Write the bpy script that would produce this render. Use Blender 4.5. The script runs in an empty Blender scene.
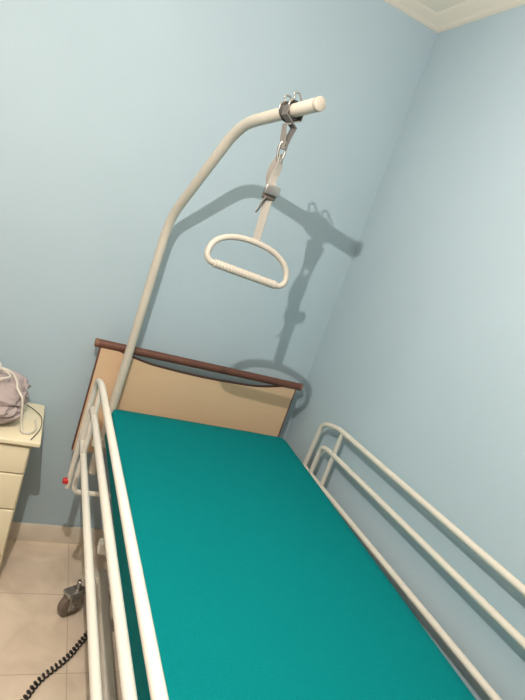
import bpy, bmesh, math, random
from mathutils import Vector, Matrix, noise
from mathutils.kdtree import KDTree
random.seed(3)
ZC=1.82
scene=bpy.context.scene
COL=scene.collection

# ---------------------------------------------------------------- materials
def mat(name, rgb, rough=0.5, metal=0.0, bump=0.0, bscale=200.0, var=0.0, vscale=3.0, spec=0.5):
    m=bpy.data.materials.new(name); m.use_nodes=True
    nt=m.node_tree; b=nt.nodes["Principled BSDF"]
    b.inputs["Roughness"].default_value=rough
    b.inputs["Metallic"].default_value=metal
    b.inputs["Specular IOR Level"].default_value=spec
    tc=nt.nodes.new("ShaderNodeTexCoord")
    if var>0:
        n=nt.nodes.new("ShaderNodeTexNoise"); n.inputs["Scale"].default_value=vscale; n.inputs["Detail"].default_value=4
        nt.links.new(tc.outputs["Object"],n.inputs["Vector"])
        r=nt.nodes.new("ShaderNodeValToRGB")
        r.color_ramp.elements[0].position=0.3; r.color_ramp.elements[1].position=0.7
        r.color_ramp.elements[0].color=(*[c*(1-var) for c in rgb],1)
        r.color_ramp.elements[1].color=(*[min(1,c*(1+var)) for c in rgb],1)
        nt.links.new(n.outputs["Fac"],r.inputs["Fac"]); nt.links.new(r.outputs["Color"],b.inputs["Base Color"])
    else:
        b.inputs["Base Color"].default_value=(*rgb,1)
    if bump>0:
        n2=nt.nodes.new("ShaderNodeTexNoise"); n2.inputs["Scale"].default_value=bscale; n2.inputs["Detail"].default_value=3
        nt.links.new(tc.outputs["Object"],n2.inputs["Vector"])
        bp=nt.nodes.new("ShaderNodeBump"); bp.inputs["Strength"].default_value=bump; bp.inputs["Distance"].default_value=0.004
        nt.links.new(n2.outputs["Fac"],bp.inputs["Height"]); nt.links.new(bp.outputs["Normal"],b.inputs["Normal"])
    return m

M_wall=mat("blue_wall_paint",(0.43,0.55,0.625),0.9,bump=0.10,bscale=60,var=0.03,vscale=1.5,spec=0.08)
M_ceil=mat("ceiling_paint",(0.98,0.88,0.75),0.85,bump=0.05,bscale=50,spec=0.2)
M_base=mat("baseboard_stone",(0.78,0.71,0.60),0.4,var=0.06,vscale=8)
M_white=mat("white_enamel",(0.66,0.63,0.56),0.35,var=0.02,vscale=10)
M_pole=mat("pole_enamel",(0.57,0.535,0.46),0.4,var=0.03,vscale=10)
M_cap=mat("pole_end_plastic",(0.38,0.35,0.30),0.55)
M_plastic=mat("cream_plastic",(0.45,0.42,0.37),0.5)
M_dark=mat("dark_rubber",(0.03,0.028,0.026),0.6,bump=0.1)
M_buckle=mat("brown_grey_buckle",(0.10,0.085,0.07),0.5)
M_castor=mat("castor_rubber",(0.19,0.15,0.12),0.6,var=0.3,vscale=30)
M_metal=mat("brushed_metal",(0.42,0.41,0.39),0.35,metal=0.9)
M_strap=mat("webbing",(0.35,0.335,0.305),0.8,bump=0.5,bscale=600)
M_strapg=mat("grey_webbing",(0.22,0.21,0.195),0.8,bump=0.5,bscale=600)
M_strapd=mat("dark_webbing",(0.13,0.125,0.12),0.8,bump=0.5,bscale=600)
M_red=mat("red_plastic",(0.55,0.02,0.02),0.35)
M_rail=mat("brown_rail",(0.135,0.052,0.034),0.5,var=0.18,vscale=15)
M_railcap=mat("brown_rail_cap",(0.22,0.11,0.07),0.5)
M_trim=mat("dark_trim",(0.06,0.027,0.02),0.45)
M_night=mat("cream_laminate",(0.80,0.71,0.49),0.4,var=0.02,vscale=4)
M_nighttop=mat("cream_top",(0.86,0.79,0.58),0.35,var=0.02,vscale=4)
M_cloth=mat("mauve_cloth",(0.48,0.405,0.40),0.9,bump=0.5,bscale=300,var=0.08,vscale=12,spec=0.1)
M_tube=mat("white_tubing",(0.72,0.68,0.60),0.35)
M_black=mat("black_cable",(0.014,0.013,0.013),0.4)
M_deck=mat("grey_deck",(0.35,0.35,0.34),0.5)

# wood
def wood():
    m=bpy.data.materials.new("beech_wood"); m.use_nodes=True; nt=m.node_tree; b=nt.nodes["Principled BSDF"]
    tc=nt.nodes.new("ShaderNodeTexCoord"); mp=nt.nodes.new("ShaderNodeMapping"); mp.inputs["Scale"].default_value=(2,10,30)
    n=nt.nodes.new("ShaderNodeTexNoise"); n.inputs["Scale"].default_value=2.5; n.inputs["Detail"].default_value=6
    r=nt.nodes.new("ShaderNodeValToRGB")
    r.color_ramp.elements[0].position=0.3; r.color_ramp.elements[1].position=0.75
    r.color_ramp.elements[0].color=(0.665,0.465,0.295,1); r.color_ramp.elements[1].color=(0.695,0.495,0.32,1)
    nt.links.new(tc.outputs["Object"],mp.inputs["Vector"]); nt.links.new(mp.outputs[0],n.inputs["Vector"])
    nt.links.new(n.outputs["Fac"],r.inputs["Fac"]); nt.links.new(r.outputs["Color"],b.inputs["Base Color"])
    b.inputs["Roughness"].default_value=0.45
    return m
M_wood=wood()

def sheet():
    m=bpy.data.materials.new("teal_cotton"); m.use_nodes=True; nt=m.node_tree; b=nt.nodes["Principled BSDF"]
    tc=nt.nodes.new("ShaderNodeTexCoord")
    n=nt.nodes.new("ShaderNodeTexNoise"); n.inputs["Scale"].default_value=260; n.inputs["Detail"].default_value=3
    n3=nt.nodes.new("ShaderNodeTexNoise"); n3.inputs["Scale"].default_value=200; n3.inputs["Detail"].default_value=4
    r=nt.nodes.new("ShaderNodeValToRGB")
    r.color_ramp.elements[0].position=0.3; r.color_ramp.elements[1].position=0.7
    r.color_ramp.elements[0].color=(0.0,0.190,0.203,1); r.color_ramp.elements[1].color=(0.0,0.216,0.229,1)
    bp=nt.nodes.new("ShaderNodeBump"); bp.inputs["Strength"].default_value=0.4; bp.inputs["Distance"].default_value=0.003
    nt.links.new(tc.outputs["Object"],n.inputs["Vector"]); nt.links.new(tc.outputs["Object"],n3.inputs["Vector"])
    nt.links.new(n3.outputs["Fac"],r.inputs["Fac"])
    nt.links.new(r.outputs["Color"],b.inputs["Base Color"])
    nt.links.new(n.outputs["Fac"],bp.inputs["Height"]); nt.links.new(bp.outputs["Normal"],b.inputs["Normal"])
    b.inputs["Roughness"].default_value=0.9; b.inputs["Specular IOR Level"].default_value=0.1
    return m
M_sheet=sheet()

def tiles():
    m=bpy.data.materials.new("marble_tiles"); m.use_nodes=True; nt=m.node_tree; b=nt.nodes["Principled BSDF"]
    tc=nt.nodes.new("ShaderNodeTexCoord")
    br=nt.nodes.new("ShaderNodeTexBrick"); br.offset=0; br.squash=1
    br.inputs["Scale"].default_value=1; br.inputs["Brick Width"].default_value=0.4; br.inputs["Row Height"].default_value=0.4
    br.inputs["Mortar Size"].default_value=0.002; br.inputs["Mortar Smooth"].default_value=0.2
    br.inputs["Mortar"].default_value=(0.58,0.47,0.36,1)
    n=nt.nodes.new("ShaderNodeTexNoise"); n.inputs["Scale"].default_value=6; n.inputs["Detail"].default_value=8; n.inputs["Distortion"].default_value=0.8
    r=nt.nodes.new("ShaderNodeValToRGB")
    r.color_ramp.elements[0].position=0.3; r.color_ramp.elements[1].position=0.7
    r.color_ramp.elements[0].color=(0.70,0.58,0.46,1); r.color_ramp.elements[1].color=(0.88,0.76,0.62,1)
    nt.links.new(tc.outputs["Object"],br.inputs["Vector"]); nt.links.new(tc.outputs["Object"],n.inputs["Vector"])
    nt.links.new(n.outputs["Fac"],r.inputs["Fac"])
    nt.links.new(r.outputs["Color"],br.inputs["Color1"]); nt.links.new(r.outputs["Color"],br.inputs["Color2"])
    nt.links.new(br.outputs["Color"],b.inputs["Base Color"]); b.inputs["Roughness"].default_value=0.25
    return m
M_floor=tiles()

# ---------------------------------------------------------------- helpers
def obj_from_bm(name,bm,m,parent=None,smooth=True):
    me=bpy.data.meshes.new(name); bmesh.ops.recalc_face_normals(bm,faces=bm.faces); bm.to_mesh(me); bm.free()
    if smooth:
        for p in me.polygons: p.use_smooth=True
    me.materials.append(m)
    o=bpy.data.objects.new(name,me); COL.objects.link(o)
    if parent: o.parent=parent
    return o
def sharp(o,deg=35):
    o.data.set_sharp_from_angle(angle=math.radians(deg)); return o
def top(o,label,cat,group=None):
    o["label"]=label; o["category"]=cat
    if group: o["group"]=group
def add_box(bm,lo,hi,bev=0.0,seg=3):
    lo=Vector(lo);hi=Vector(hi)
    r=bmesh.ops.create_cube(bm,size=1)
    s=hi-lo;c=(hi+lo)/2
    for v in r['verts']: v.co=Vector((v.co.x*s.x,v.co.y*s.y,v.co.z*s.z))+c
    if bev>0:
        es=list({e for v in r['verts'] for e in v.link_edges})
        bmesh.ops.bevel(bm,geom=es,offset=bev,segments=seg,profile=0.5,affect='EDGES')
def box(name,lo,hi,m,parent=None,bev=0.003,seg=3):
    bm=bmesh.new(); add_box(bm,lo,hi,bev,seg)
    return sharp(obj_from_bm(name,bm,m,parent))
def fillet(pts,r,n=8):
    pts=[Vector(p) for p in pts]; out=[pts[0]]
    for i in range(1,len(pts)-1):
        a,b,c=pts[i-1],pts[i],pts[i+1]
        ri=r[i-1] if isinstance(r,(list,tuple)) else r
        d1=(a-b);d2=(c-b); ra=min(ri,d1.length*0.49,d2.length*0.49)
        p=b+d1.normalized()*ra; q=b+d2.normalized()*ra
        for k in range(n+1):
            t=k/n; out.append(p*(1-t)**2+b*2*t*(1-t)+q*t*t)
    out.append(pts[-1]); return out
def F2(pts,r):
    return [(p.x,p.y) for p in fillet([Vector((a,b,0)) for a,b in pts],r)]
def spline(pts,n=10):
    P=[Vector(p) for p in pts]; P=[P[0]*2-P[1]]+P+[P[-1]*2-P[-2]]; out=[]
    for i in range(1,len(P)-2):
        for k in range(n):
            t=k/n; a,b,c,d=P[i-1],P[i],P[i+1],P[i+2]
            out.append(0.5*((2*b)+(c-a)*t+(2*a-5*b+4*c-d)*t*t+(-a+3*b-3*c+d)*t**3))
    out.append(P[-2]); return out
def add_tube(bm,path,r,seg=16,closed=False,sx=1.0,rf=None):
    path=[Vector(p) for p in path]; n=len(path)
    T=[]
    for i in range(n):
        if closed: t=path[(i+1)%n]-path[i-1]
        elif i==0: t=path[1]-path[0]
        elif i==n-1: t=path[-1]-path[-2]
        else: t=path[i+1]-path[i-1]
        T.append(t.normalized())
    up=Vector((0,1,0)) if abs(T[0].y)<0.9 else Vector((1,0,0))
    N=(up-T[0]*up.dot(T[0])).normalized(); rings=[]
    for i in range(n):
        N=(N-T[i]*N.dot(T[i])).normalized(); B=T[i].cross(N)
        rr=rf(i/(n-1)) if rf else r
        rings.append([bm.verts.new(path[i]+(N*math.cos(a)*sx+B*math.sin(a))*rr) for a in [2*math.pi*k/seg for k in range(seg)]])
    for i in range(n if closed else n-1):
        A=rings[i];Bq=rings[(i+1)%n]
        for k in range(seg): bm.faces.new((A[k],A[(k+1)%seg],Bq[(k+1)%seg],Bq[k]))
    if not closed:
        for ri,e,s in ((rings[0],path[0],-T[0]),(rings[-1],path[-1],T[-1])):
            rr=(ri[0].co-e).length
            inner=[bm.verts.new(e+(v.co-e)*0.8+s*rr*0.15) for v in ri]
            for k in range(seg): bm.faces.new((ri[k],ri[(k+1)%seg],inner[(k+1)%seg],inner[k]))
            bm.faces.new(inner)
def tube(name,path,r,m,parent=None,seg=16,closed=False,sx=1.0,rf=None):
    bm=bmesh.new(); add_tube(bm,path,r,seg,closed,sx,rf)
    return sharp(obj_from_bm(name,bm,m,parent),50)
def ribbon(name,path,w,th,m,parent=None,wdir=(1,0,0)):
    path=[Vector(p) for p in path]; bm=bmesh.new(); rings=[]
    n=len(path)
    for i,p in enumerate(path):
        W=Vector(wdir(i/(n-1)) if callable(wdir) else wdir).normalized()
        t=(path[min(i+1,n-1)]-path[max(i-1,0)]).normalized()
        Wd=(W-t*W.dot(t)).normalized(); Nn=t.cross(Wd)
        ww=w(i/(n-1)) if callable(w) else w
        rings.append([bm.verts.new(p+Wd*ww/2+Nn*th/2),bm.verts.new(p-Wd*ww/2+Nn*th/2),bm.verts.new(p-Wd*ww/2-Nn*th/2),bm.verts.new(p+Wd*ww/2-Nn*th/2)])
    for i in range(n-1):
        for k in range(4): bm.faces.new((rings[i][k],rings[i][(k+1)%4],rings[i+1][(k+1)%4],rings[i+1][k]))
    bm.faces.new(rings[0]); bm.faces.new(rings[-1])
    return sharp(obj_from_bm(name,bm,m,parent),40)

# ---------------------------------------------------------------- room
XR=1.36; YB=2.36; ZT=2.89; X0=-2.6; Y0=-2.2
def struct(name,lo,hi,m):
    o=box(name,lo,hi,m,bev=0); o["kind"]="structure"; return o
struct("floor",(X0,Y0,-0.1),(XR+0.1,YB+0.1,0),M_floor)
struct("wall_back",(X0,YB,0),(XR+0.1,YB+0.1,ZT),M_wall)
struct("wall_right",(XR,Y0,0),(XR+0.1,YB,ZT),M_wall)
struct("ceiling",(X0,Y0,ZT),(XR+0.1,YB+0.1,ZT+0.1),M_ceil)
prof=[(0,-0.022),(0.010,-0.021),(0.022,-0.016),(0.040,-0.012),(0.080,-0.006),(0.10,0.0)]
bm=bmesh.new()
ra=[bm.verts.new((X0,YB-w,ZT+h)) for w,h in prof]; rb=[bm.verts.new((XR-w,YB-w,ZT+h)) for w,h in prof]; rc=[bm.verts.new((XR-w,Y0,ZT+h)) for w,h in prof]
for i in range(len(prof)-1):
    bm.faces.new((ra[i],ra[i+1],rb[i+1],rb[i])); bm.faces.new((rb[i],rb[i+1],rc[i+1],rc[i]))
t=sharp(obj_from_bm("trim_1",bm,M_ceil),40); t["kind"]="structure"
bb=box("baseboard_back",(X0,YB-0.014,0),(XR-0.014,YB,0.095),M_base,bev=0.003); bb["kind"]="structure"
bb=box("baseboard_right",(XR-0.014,Y0,0),(XR,YB,0.095),M_base,bev=0.003); bb["kind"]="structure"

# ---------------------------------------------------------------- bed
bed=bpy.data.objects.new("hospital_bed",None); COL.objects.link(bed)
top(bed,"white metal hospital bed with tubular side rails and wooden headboard","hospital bed")
bed_base=(0.8,1.2,0)
bed.location=bed_base
def P(o):
    o.parent=bed; o.matrix_parent_inverse=Matrix.Translation(Vector(bed_base)).inverted(); return o
XL,XRR=0.268,1.302   # rail planes
deck=P(box("mattress_deck",(0.40,0.17,ZC-1.135),(1.20,2.20,ZC-1.113),M_deck,bev=0.004))
bm=bmesh.new()
for x in (0.43,1.17):
    add_box(bm,(x-0.015,0.12,ZC-1.185),(x+0.015,2.235,ZC-1.137),0.006)
for y in (0.14,0.8,1.5,2.215):
    add_box(bm,(0.35,y-0.018,ZC-1.185),(1.225,y+0.018,ZC-1.145),0.005)
P(sharp(obj_from_bm("bed_frame",bm,M_white)))
bm=bmesh.new()
for x in (0.50,1.12):
    add_box(bm,(x-0.02,0.42,0.15),(x+0.02,1.94,0.20),0.006)
for y in (0.45,1.2,1.90):
    add_box(bm,(0.42,y-0.02,0.152),(1.18,y+0.02,0.198),0.006)
P(sharp(obj_from_bm("base_frame",bm,M_white)))
for x in (0.56,1.06):
    for (ya,yb) in ((0.55,1.0),(1.15,1.60)):
        P(tube("lift_arm",[(x,ya,0.19),(x,yb,ZC-1.17)],0.018,M_white))
P(tube("lift_motor",[(0.8,0.9,0.24),(0.8,1.45,ZC-1.24)],0.035,M_plastic))
# castors
def castor(x,y,ang):
    Rz=Matrix.Translation((x,y,0))@Matrix.Rotation(ang,4,'Z')
    bm=bmesh.new()
    add_box(bm,(-0.026,-0.055,0.108),(0.026,0.03,0.125),0.004)
    for s in (-1,1):
        add_box(bm,(s*0.026-0.003,-0.045,0.045),(s*0.026+0.003,0.015,0.12),0.002)
    add_tube(bm,[(0,0,0.12),(0,0,0.165)],0.012)
    f=sharp(obj_from_bm("castor",bm,M_metal)); f.data.transform(Rz); P(f)
    yy=-0.018; R0=0.055
    bm=bmesh.new()
    prof=[(0.015,0.018),(R0-0.012,0.018),(R0-0.002,0.014),(R0,0.0),(R0-0.002,-0.014),(R0-0.012,-0.018),(0.015,-0.018)]
    rings=[]
    for k in range(32):
        a=2*math.pi*k/32
        rings.append([bm.verts.new((w,yy+r*math.cos(a),R0+r*math.sin(a))) for r,w in prof])
    for k in range(32):
        A=rings[k];B=rings[(k+1)%32]
        for j in range(len(prof)): bm.faces.new((A[j],A[(j+1)%len(prof)],B[(j+1)%len(prof)],B[j]))
    w=sharp(obj_from_bm("wheel",bm,M_castor)); w.data.transform(Rz); w.parent=f
    h=tube("axle",[(-0.031,yy,R0),(0.031,yy,R0)],0.012,M_metal); h.data.transform(Rz); h.parent=f
for x,y,a in ((0.415,1.90,-1.05),(0.42,0.45,0.3),(1.18,1.90,0.5),(1.18,0.45,-0.4)): castor(x,y,a)
for x in (0.432,1.165):
    for y in (0.45,1.90):
        P(tube("leg",[(x,y,0.17),(x,y,0.27)],0.017,M_white))

# headboard
def board(name,ycen,ztop,cut):
    yl,yh=ycen-0.011,ycen+0.011
    xa,xb=0.283,1.267
    zb=ZC-1.25
    outline=[]
    c0,c1=0.375,1.185; dep=cut; W=0.22
    outline.append((xa,zb)); outline.append((xa,ztop))
    outline.append((c0-0.02,ztop))
    def s_(t): return math.sin(t*math.pi/2)**0.9*0.85+0.15*t
    for k in range(1,17):
        t=k/16; outline.append((c0-0.02+W*t,ztop-dep*s_(t)))
    for k in range(1,9):
        t=k/9; outline.append((c0-0.02+W+(c1-c0+0.04-2*W)*t,ztop-dep-0.006*math.sin(math.pi*t)))
    for k in range(0,16):
        t=k/16; outline.append((c1+0.02-W+W*t,ztop-dep*s_(1-t)))
    outline.append((c1+0.02,ztop)); outline.append((xb,ztop)); outline.append((xb,zb))
    bm=bmesh.new()
    f=[bm.verts.new((x,yl,z)) for x,z in outline]; face=bm.faces.new(f)
    r=bmesh.ops.extrude_face_region(bm,geom=[face])
    for v in r['geom']:
        if isinstance(v,bmesh.types.BMVert): v.co.y=yh
    bm.normal_update()
    bmesh.ops.remove_doubles(bm,verts=bm.verts,dist=0.0001)
    o=sharp(obj_from_bm(name,bm,M_wood,smooth=False)); P(o)
    tp=[]
    for x,z in outline[2:-2]:
        if not tp or (Vector((x,ycen,z+0.002))-Vector(tp[-1])).length>0.001: tp.append((x,ycen,z+0.002))
    t=tube("edge_trim",tp,0.005,M_trim,seg=8,sx=2.3); t.parent=o
    for x in (xa,xb):
        t=box("edge_trim",(x-0.003,yl-0.001,zb),(x+0.003,yh+0.001,ztop),M_rail,bev=0.001); t.parent=o
    return o
hb=board("headboard",2.275,ZC-0.735,0.040)
r=tube("headboard_rail",[(0.266,2.272,ZC-0.722),(1.288,2.272,ZC-0.722)],0.0185,M_rail,seg=24); P(r)
for x in (0.264,1.290):
    c=tube("rail_cap",[(x-0.006,2.272,ZC-0.722),(x+0.006,2.272,ZC-0.722)],0.0195,M_railcap,seg=24); c.parent=r
fb=board("footboard",0.09,ZC-0.80,0.040)
r=tube("footboard_rail",[(0.262,0.088,ZC-0.787),(1.292,0.088,ZC-0.787)],0.0195,M_rail,seg=24); P(r)
for x in (0.43,1.17):
    P(box("board_bracket",(x-0.02,2.236,ZC-1.235),(x+0.02,2.263,ZC-1.12),M_white))
    P(box("board_bracket",(x-0.02,0.102,ZC-1.235),(x+0.02,0.121,ZC-1.12),M_white))

# side rails (slightly higher towards the foot)
def side_rail(x,inner):
    e=bpy.data.objects.new("side_rail",None); COL.objects.link(e); e.empty_display_size=0.05; P(e)
    R=0.0118
    def zz(y,z):
        k=min(1,max(0,(z+1.19)/0.2))
        sl=0.050 if z<-0.95 else 0.064
        return z+(1.8-y)*sl*k
    def T(nm,path,r=R,m=M_white,**k):
        o=tube(nm,[(x,p[0],ZC+zz(p[0],p[1])) for p in path],r,m,**k); o.parent=e; return o
    zt,zm,zl=-0.735,-0.848,-1.008
    T("rail_bar",F2([(1.98,-1.21),(1.985,-1.0),(1.972,-0.764),(1.84,zt+0.002),(0.15,zt),(0.16,-1.19)],[0.01,0.05,0.04,0.11]))
    T("rail_bar",F2([(1.915,zl+0.0),(1.908,zm-0.008),(1.84,zm),(0.22,zm),(0.22,zl)],[0.04,0.03,0.09]))
    T("rail_bar",[(1.975,zl),(0.165,zl)])
    for y in (1.80,0.34):
        T("rail_post",[(y,-1.14),(y,-1.0),(y,zt+0.0)],0.0095)
    for y in (1.80,0.34):
        b=tube("rail_bracket",fillet([(x,y,ZC-1.10),(x,y,ZC-1.165),(inner,y,ZC-1.165)],0.03),0.0095,M_white); b.parent=e
    return e
rl=side_rail(XL,0.42)
rr=side_rail(XRR,1.18)
k=tube("release_knob",[(XL-0.022,1.98,ZC-1.235),(XL-0.004,1.98,ZC-1.235)],0.013,M_red,seg=20); k.parent=rl
k=tube("rail_latch",[(XL+0.002,1.98,ZC-1.19),(XL+0.002,1.98,ZC-1.265)],0.011,M_white,seg=16); k.parent=rl

# lifting pole
B=Vector((0.405,2.215,ZC-0.115)); Mm=Vector((0.4725,1.834,ZC+0.272)); E=Vector((0.551,1.417,ZC+0.334))
pole=tube("lifting_pole",fillet([(0.392,2.215,ZC-1.30),B,Mm,E],[0.09,0.10],10),0.0185,M_pole,seg=24); P(pole)
cd=(E-Mm).normalized()
c=tube("end_cap",[E-cd*0.004,E+cd*0.008],0.0192,M_cap,seg=24); c.parent=pole
s=tube("pole_socket",[(0.392,2.215,ZC-1.32),(0.392,2.215,ZC-1.14)],0.0225,M_white,seg=24); s.parent=pole

# ---------------------------------------------------------------- trapeze handle
tr=bpy.data.objects.new("trapeze_handle",None); COL.objects.link(tr); tr.empty_display_size=0.05
top(tr,"cream plastic grab handle hanging from the pole by a strap","grab handle")
H=Vector((0.5295,1.530,0)); H.z=Mm.z+(E.z-Mm.z)*(Mm.y-1.530)/(Mm.y-E.y)
H.x=Mm.x+(E.x-Mm.x)*(Mm.y-1.530)/(Mm.y-E.y)
tr.location=H
TRI=Matrix.Translation(H).inverted()
def TP(o): o.parent=tr; o.matrix_parent_inverse=TRI; return o
side=cd.cross(Vector((0,0,1))).normalized(); upn=side.cross(cd).normalized()
def ringpath(c,r,n=32,ax=cd):
    return [c+(side*math.cos(a)+upn*math.sin(a))*r for a in [2*math.pi*i/n for i in range(n)]]
for o_ in (0.0,-0.030):
    TP(tube("pole_band",ringpath(H+cd*o_,0.0240),0.0052,M_dark,closed=True,seg=10))
for off in (0.010,-0.038):
    b0=H+cd*off
    pts=[b0+side*0.022-upn*0.01,b0+side*0.026+upn*0.012,b0+side*0.014+upn*0.028,b0+side*0.018+upn*0.040,b0+side*0.002+upn*0.046,b0-side*0.008+upn*0.034,b0-side*0.022+upn*0.022,b0-side*0.024-upn*0.006]
    TP(tube("wire_clip",spline(pts,6),0.0026,M_metal,seg=8))
G=Vector((0.548,1.534,ZC-0.062)); S0=H+Vector((0,0,-0.022)); ax=(G-S0)
def A(t,dx=0,dy=0): return S0+ax*t+Vector((dx,dy,0))
TP(ribbon("strap_loop",[H+side*0.028+upn*0.005,H+side*0.026-upn*0.02,A(0.06,0.016),A(0.14,0.009),A(0.24,0.002)],0.028,0.004,M_strapd,wdir=tuple(cd)))
TP(ribbon("strap_loop",[H-side*0.028+upn*0.005,H-side*0.026-upn*0.02,A(0.06,-0.014),A(0.14,-0.008),A(0.24,-0.002)],0.026,0.004,M_strapg,wdir=tuple(cd)))
TP(tube("snap_hook",spline([A(0.17,0.0),A(0.21,0.009,-0.003),A(0.30,0.008,-0.003),A(0.35,0.001),A(0.30,-0.008,0.003),A(0.21,-0.009,0.003),A(0.17,0.0)],6),0.0040,M_metal,seg=8))
TP(ribbon("upper_strap",spline([A(0.28,0,-0.002),A(0.38,0.004,-0.004),A(0.48,-0.003,-0.002),A(0.60,0,0)],6),0.024,0.003,M_strap,wdir=lambda t:(math.cos(0.9-1.4*t),math.sin(0.9-1.4*t),0)))
TP(ribbon("upper_strap",spline([A(0.30,0,0.002),A(0.38,-0.009,0.006),A(0.47,-0.012,0.007),A(0.60,0,0.004)],6),0.022,0.003,M_strapg,wdir=lambda t:(math.cos(-0.9+0.5*t),math.sin(-0.9+0.5*t),0)))
bm=bmesh.new(); c=A(0.59)
add_box(bm,(c.x-0.020,c.y-0.010,c.z-0.022),(c.x+0.020,c.y+0.010,c.z+0.010),0.004)
TP(sharp(obj_from_bm("buckle",bm,M_buckle)))
bm=bmesh.new()
add_box(bm,(c.x-0.024,c.y-0.020,c.z-0.008),(c.x+0.024,c.y-0.009,c.z+0.020),0.004)
TP(sharp(obj_from_bm("buckle_lever",bm,M_metal)))
TP(ribbon("lower_strap",[A(0.62),A(0.75),A(0.90),A(1.03)],lambda t:0.026-0.004*t,0.004,M_strap,wdir=(1,-0.5,0)))
TP(ribbon("lower_strap",[A(0.64,0.004,0.003),A(0.75,0.009,0.008),A(0.90,0.008,0.010),A(1.03,0,0.008)],0.016,0.003,M_plastic,wdir=(1,0.2,0)))
TP(ribbon("strap_end",spline([A(0.64,-0.010,-0.006),A(0.70,-0.020,-0.008),A(0.74,-0.024,-0.01),A(0.78,-0.030,-0.008)],5),0.014,0.0025,M_strapg,wdir=(0.6,0.8,0)))
# grip : closed D loop
pts=[]
hw=0.133; zs=-0.082; zb=-0.106
for i in range(41):
    t=math.pi*i/40
    cx=math.cos(t); pts.append(Vector((math.copysign(abs(cx)**0.9,cx)*hw,0,zs+0.078*abs(math.sin(t))**0.88)))
br=[]
for i in range(1,9):
    t=i/9*math.pi/2
    br.append(Vector((-hw+0.024*(1-math.cos(t)),0,zs+(zb-zs)*math.sin(t))))
bt=[Vector((-hw+0.024+(2*hw-0.048)*i/30,0,zb)) for i in range(31)]
br2=[Vector((-p.x,0,p.z)) for p in reversed(br)]
loop=pts+br+bt+br2
rot=Matrix.Rotation(math.radians(3),3,'Y')@Matrix.Rotation(math.radians(-14),3,'X')
GO=Vector((-0.002,0,-0.002))
loop=[rot@p+G+GO for p in loop]
TP(tube("grip",loop,0.0092,M_plastic,closed=True,seg=14))
bm=bmesh.new()
L=120; path=[G+GO+rot@Vector((-0.104+0.208*i/L,0,zb)) for i in range(L+1)]
add_tube(bm,path,0.012,14,rf=lambda t:0.0126+0.0005*math.sin(t*2*math.pi*20))
TP(obj_from_bm("ribbed_sleeve",bm,M_plastic))

# ---------------------------------------------------------------- mattress
bm=bmesh.new()
MX0,MX1=0.385,1.262
add_box(bm,(MX0,0.2,ZC-1.112),(MX1,2.19,ZC-0.965),0.0)
bmesh.ops.subdivide_edges(bm,edges=bm.edges[:],cuts=40,use_grid_fill=True)
mat_o=obj_from_bm("mattress",bm,M_sheet)
for v in mat_o.data.vertices:
    x,y,z=v.co
    cx,cy=(MX0+MX1)/2,1.195; hx,hy=(MX1-MX0)/2,0.995; zt,zb_=ZC-0.965,ZC-1.112
    r=0.032
    qx=max(abs(x-cx)-(hx-r),0);qy=max(abs(y-cy)-(hy-r),0)
    qz=max(z-(zt-r),0) if z>(zt+zb_)/2 else max((zb_+0.02)-z,0)
    rz=r if z>(zt+zb_)/2 else 0.02
    ln=math.sqrt((qx/r)**2+(qy/r)**2+(qz/rz)**2)
    if ln>1:
        nx=math.copysign(1,x-cx); ny=math.copysign(1,y-cy)
        if qx>0: x=cx+nx*(hx-r+qx/ln)
        if qy>0: y=cy+ny*(hy-r+qy/ln)
        if qz>0: z=(zt-r+qz/ln) if z>(zt+zb_)/2 else (zb_+0.02-qz/ln)
    d=noise.noise(Vector((x*3,y*2,z*4)))*0.005
    if z>zt-0.01: z+=d
    v.co=(x,y,z)
top(mat_o,"foam mattress covered with a plain teal fitted sheet","mattress")

# ---------------------------------------------------------------- nightstand
ns=bpy.data.objects.new("nightstand",None); COL.objects.link(ns); ns.location=(-0.12,2.15,0)
NSI=Matrix.Translation((0.12,-2.15,0))
top(ns,"cream laminate bedside cabinet with drawers against the blue wall","nightstand")
def NP(o): o.parent=ns; o.matrix_parent_inverse=NSI; return o
ZN=ZC-1.086
NP(box("tabletop",(-0.37,1.985,ZN-0.022),(0.128,2.342,ZN),M_nighttop,bev=0.006))
NP(box("cabinet_body",(-0.345,2.015,0.09),(0.098,2.335,ZN-0.022),M_night,bev=0.003))
zz_=ZN-0.036; hs=[0.12,0.16,0.22]
for h in hs:
    d=NP(box("drawer",(-0.338,2.003,zz_-h),(0.094,2.0145,zz_),M_nighttop,bev=0.005))
    kx=-0.12
    kb=tube("handle",fillet([(kx-0.05,2.004,zz_-h/2),(kx-0.05,1.974,zz_-h/2),(kx+0.05,1.974,zz_-h/2),(kx+0.05,2.004,zz_-h/2)],0.01),0.005,M_metal,seg=10)
    kb.parent=d
    zz_-=h+0.006
for x in (-0.31,0.065):
    for y in (2.05,2.30):
        NP(tube("leg",[(x,y,0.0),(x,y,0.09)],0.016,M_castor))

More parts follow.
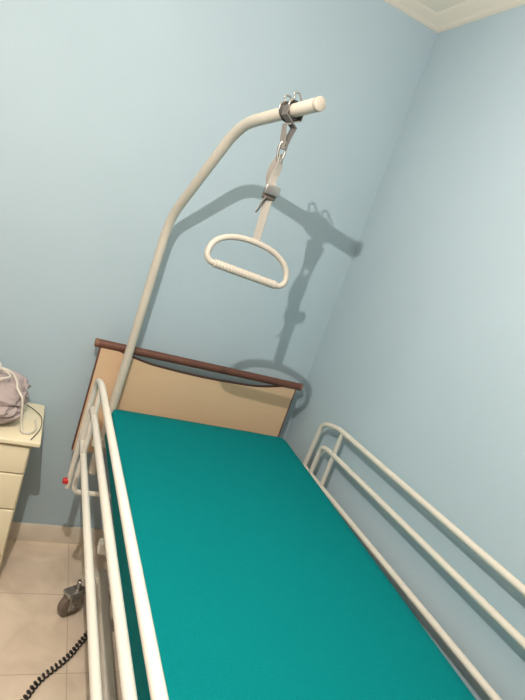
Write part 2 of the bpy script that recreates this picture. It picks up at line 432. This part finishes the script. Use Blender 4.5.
# crumpled blanket bundle on nightstand
b2=bmesh.new(); bmesh.ops.create_cube(b2,size=1)
bmesh.ops.subdivide_edges(b2,edges=b2.edges[:],cuts=90,use_grid_fill=True)
def ridged(p): return (1-abs(noise.noise(p))*2)
def groove(z,c,w): return math.exp(-((z-c)/w)**2)
for v in b2.verts:
    p=v.co*2
    m=max(abs(p.x),abs(p.y),abs(p.z))
    l=(abs(p.x)**4+abs(p.y)**4+abs(p.z)**4)**(1/4)
    q=p/l*m if l>0 else p
    dirn=Vector((q.x,q.y,q.z)).normalized()
    w=Vector((q.x*0.9,q.y*0.9,q.z*0.9))
    warp=Vector((noise.noise(w*1.4),noise.noise(w*1.4+Vector((9,0,0))),noise.noise(w*1.4+Vector((0,9,0)))))*1.3
    d=0.20*noise.noise(w*1.2+Vector((3,1,0)))
    cr=Vector((w.x*0.9+w.z*0.8,w.y*1.2,w.z*2.0-w.x*0.7))
    d+=0.12*(ridged(cr+warp)-0.6)+0.03*(ridged(cr*2.1+warp*1.6)-0.6)
    side_f=min(1,1.4*(1-abs(dirn.z)))
    d-=0.09*side_f*groove(q.z,0.25+0.5*warp.x*0.6,0.09)+0.10*side_f*groove(q.z,-0.35+0.5*warp.y*0.5,0.09)
    q=q+dirn*d
    x=-0.108+q.x*0.150; y=2.155+q.y*0.126; z=ZN+0.088+q.z*0.090*(1.0+0.10*q.x*-1)
    z=max(z,ZN+0.001)
    v.co=(x,y,z)
bl=obj_from_bm("folded_blanket",b2,M_cloth)
top(bl,"crumpled mauve grey blanket bundle lying on the bedside cabinet","blanket")
kd=KDTree(len(bl.data.vertices))
for i,v in enumerate(bl.data.vertices): kd.insert((v.co.x,v.co.y,0),i)
kd.balance()
def surf(x,y,off=0.008):
    best=ZN
    for co_,i,dd in kd.find_range((x,y,0),0.013):
        best=max(best,bl.data.vertices[i].co.z)
    return best+off
def drape(pl,off,n=8):
    pts=[]
    for p in spline([(a,b,0) for a,b in pl],n):
        pts.append(Vector((p.x,p.y,surf(p.x,p.y,off))))
    for _ in range(6):
        pts=[pts[0]]+[Vector((pts[i].x,pts[i].y,max(pts[i].z,(pts[i-1].z+pts[i].z+pts[i+1].z)/3))) for i in range(1,len(pts)-1)]+[pts[-1]]
    return pts
cord=tube("tubing",drape([(-0.26,2.06),(-0.18,2.12),(-0.10,2.20),(-0.04,2.20),(-0.01,2.13),(0.0,2.08),(0.04,2.05),(0.075,2.04),(0.100,2.08),(0.095,2.16)],0.007),0.0045,M_tube,seg=10)
top(cord,"off-white flexible tubing draped over the crumpled blanket","tubing")
cord2=tube("tubing",drape([(-0.25,2.03),(-0.17,2.06),(-0.09,2.07),(-0.04,2.10),(-0.05,2.15),(-0.12,2.18),(-0.20,2.20),(-0.27,2.20)],0.019),0.0044,M_tube,seg=10)
top(cord2,"off-white flexible tubing coiled on top of the blanket","tubing")
cord3=tube("tubing",drape([(-0.27,2.12),(-0.20,2.08),(-0.13,2.09),(-0.08,2.13),(-0.10,2.22),(-0.17,2.24),(-0.26,2.24)],0.030),0.0044,M_tube,seg=10)
top(cord3,"off-white flexible tubing coiled on top of the blanket","tubing")
wire=tube("thin_cable",spline([(0.055,2.30,ZN+0.004),(0.09,2.26,ZN+0.003),(0.118,2.20,ZN+0.003),(0.118,2.10,ZN+0.003),(0.09,2.00,ZN+0.003)],8),0.0018,M_black,seg=8)
top(wire,"thin dark cable trailing over the cabinet top","cable")

# coiled cable on floor
def coil(path_pts,rc,pitch):
    base=spline(path_pts,30); out=[]; L=0
    for i in range(len(base)-1):
        a,b=base[i],base[i+1]; seg=(b-a).length; st=max(2,int(seg/(pitch/12)))
        for k in range(st):
            p=a.lerp(b,k/st); l=L+seg*k/st; t=(b-a).normalized()
            s=t.cross(Vector((0,0,1))).normalized(); u=s.cross(t)
            ph=2*math.pi*l/pitch
            out.append(p+(s*math.cos(ph)+u*math.sin(ph))*rc)
        L+=seg
    return out
cb=tube("coiled_cable",coil([(0.17,1.38,0.014),(0.24,1.46,0.014),(0.30,1.56,0.014),(0.40,1.66,0.014),(0.47,1.76,0.014),(0.53,1.84,0.016)],0.010,0.020),0.0034,M_black,seg=6)
top(cb,"black coiled electric cable lying on the tiled floor","cable")

# ---------------------------------------------------------------- lights
def point(name,loc,e,col,size):
    l=bpy.data.lights.new(name,'POINT'); l.energy=e; l.color=col; l.shadow_soft_size=size
    o=bpy.data.objects.new(name,l); o.location=loc; COL.objects.link(o); return o
point("pendant_light",(-0.15,0.60,ZC+0.61),96,(1.0,0.91,0.815),0.007)
w=bpy.data.worlds.new("world"); scene.world=w; w.use_nodes=True
bg=w.node_tree.nodes["Background"]; bg.inputs[0].default_value=(1.0,0.97,0.96,1); bg.inputs[1].default_value=0.24

# ---------------------------------------------------------------- camera
psi=math.radians(24.2); th=math.radians(13.08); roll=math.radians(19.5)
F=Vector((math.sin(psi)*math.cos(th),math.cos(psi)*math.cos(th),-math.sin(th)))
Rv=Vector((math.cos(psi),-math.sin(psi),0)); U=Rv.cross(F)
r_=Rv*math.cos(roll)+U*math.sin(roll); u_=-Rv*math.sin(roll)+U*math.cos(roll)
cam=bpy.data.cameras.new("camera"); cam.sensor_fit='VERTICAL'; cam.sensor_height=36; cam.lens=27; cam.clip_start=0.02
co=bpy.data.objects.new("camera",cam); COL.objects.link(co)
mw=Matrix.Identity(4)
for i in range(3):
    mw[i][0]=r_[i]; mw[i][1]=u_[i]; mw[i][2]=-F[i]
mw[0][3]=0;mw[1][3]=0;mw[2][3]=ZC
co.matrix_world=mw
scene.camera=co
scene.view_settings.view_transform='Standard'
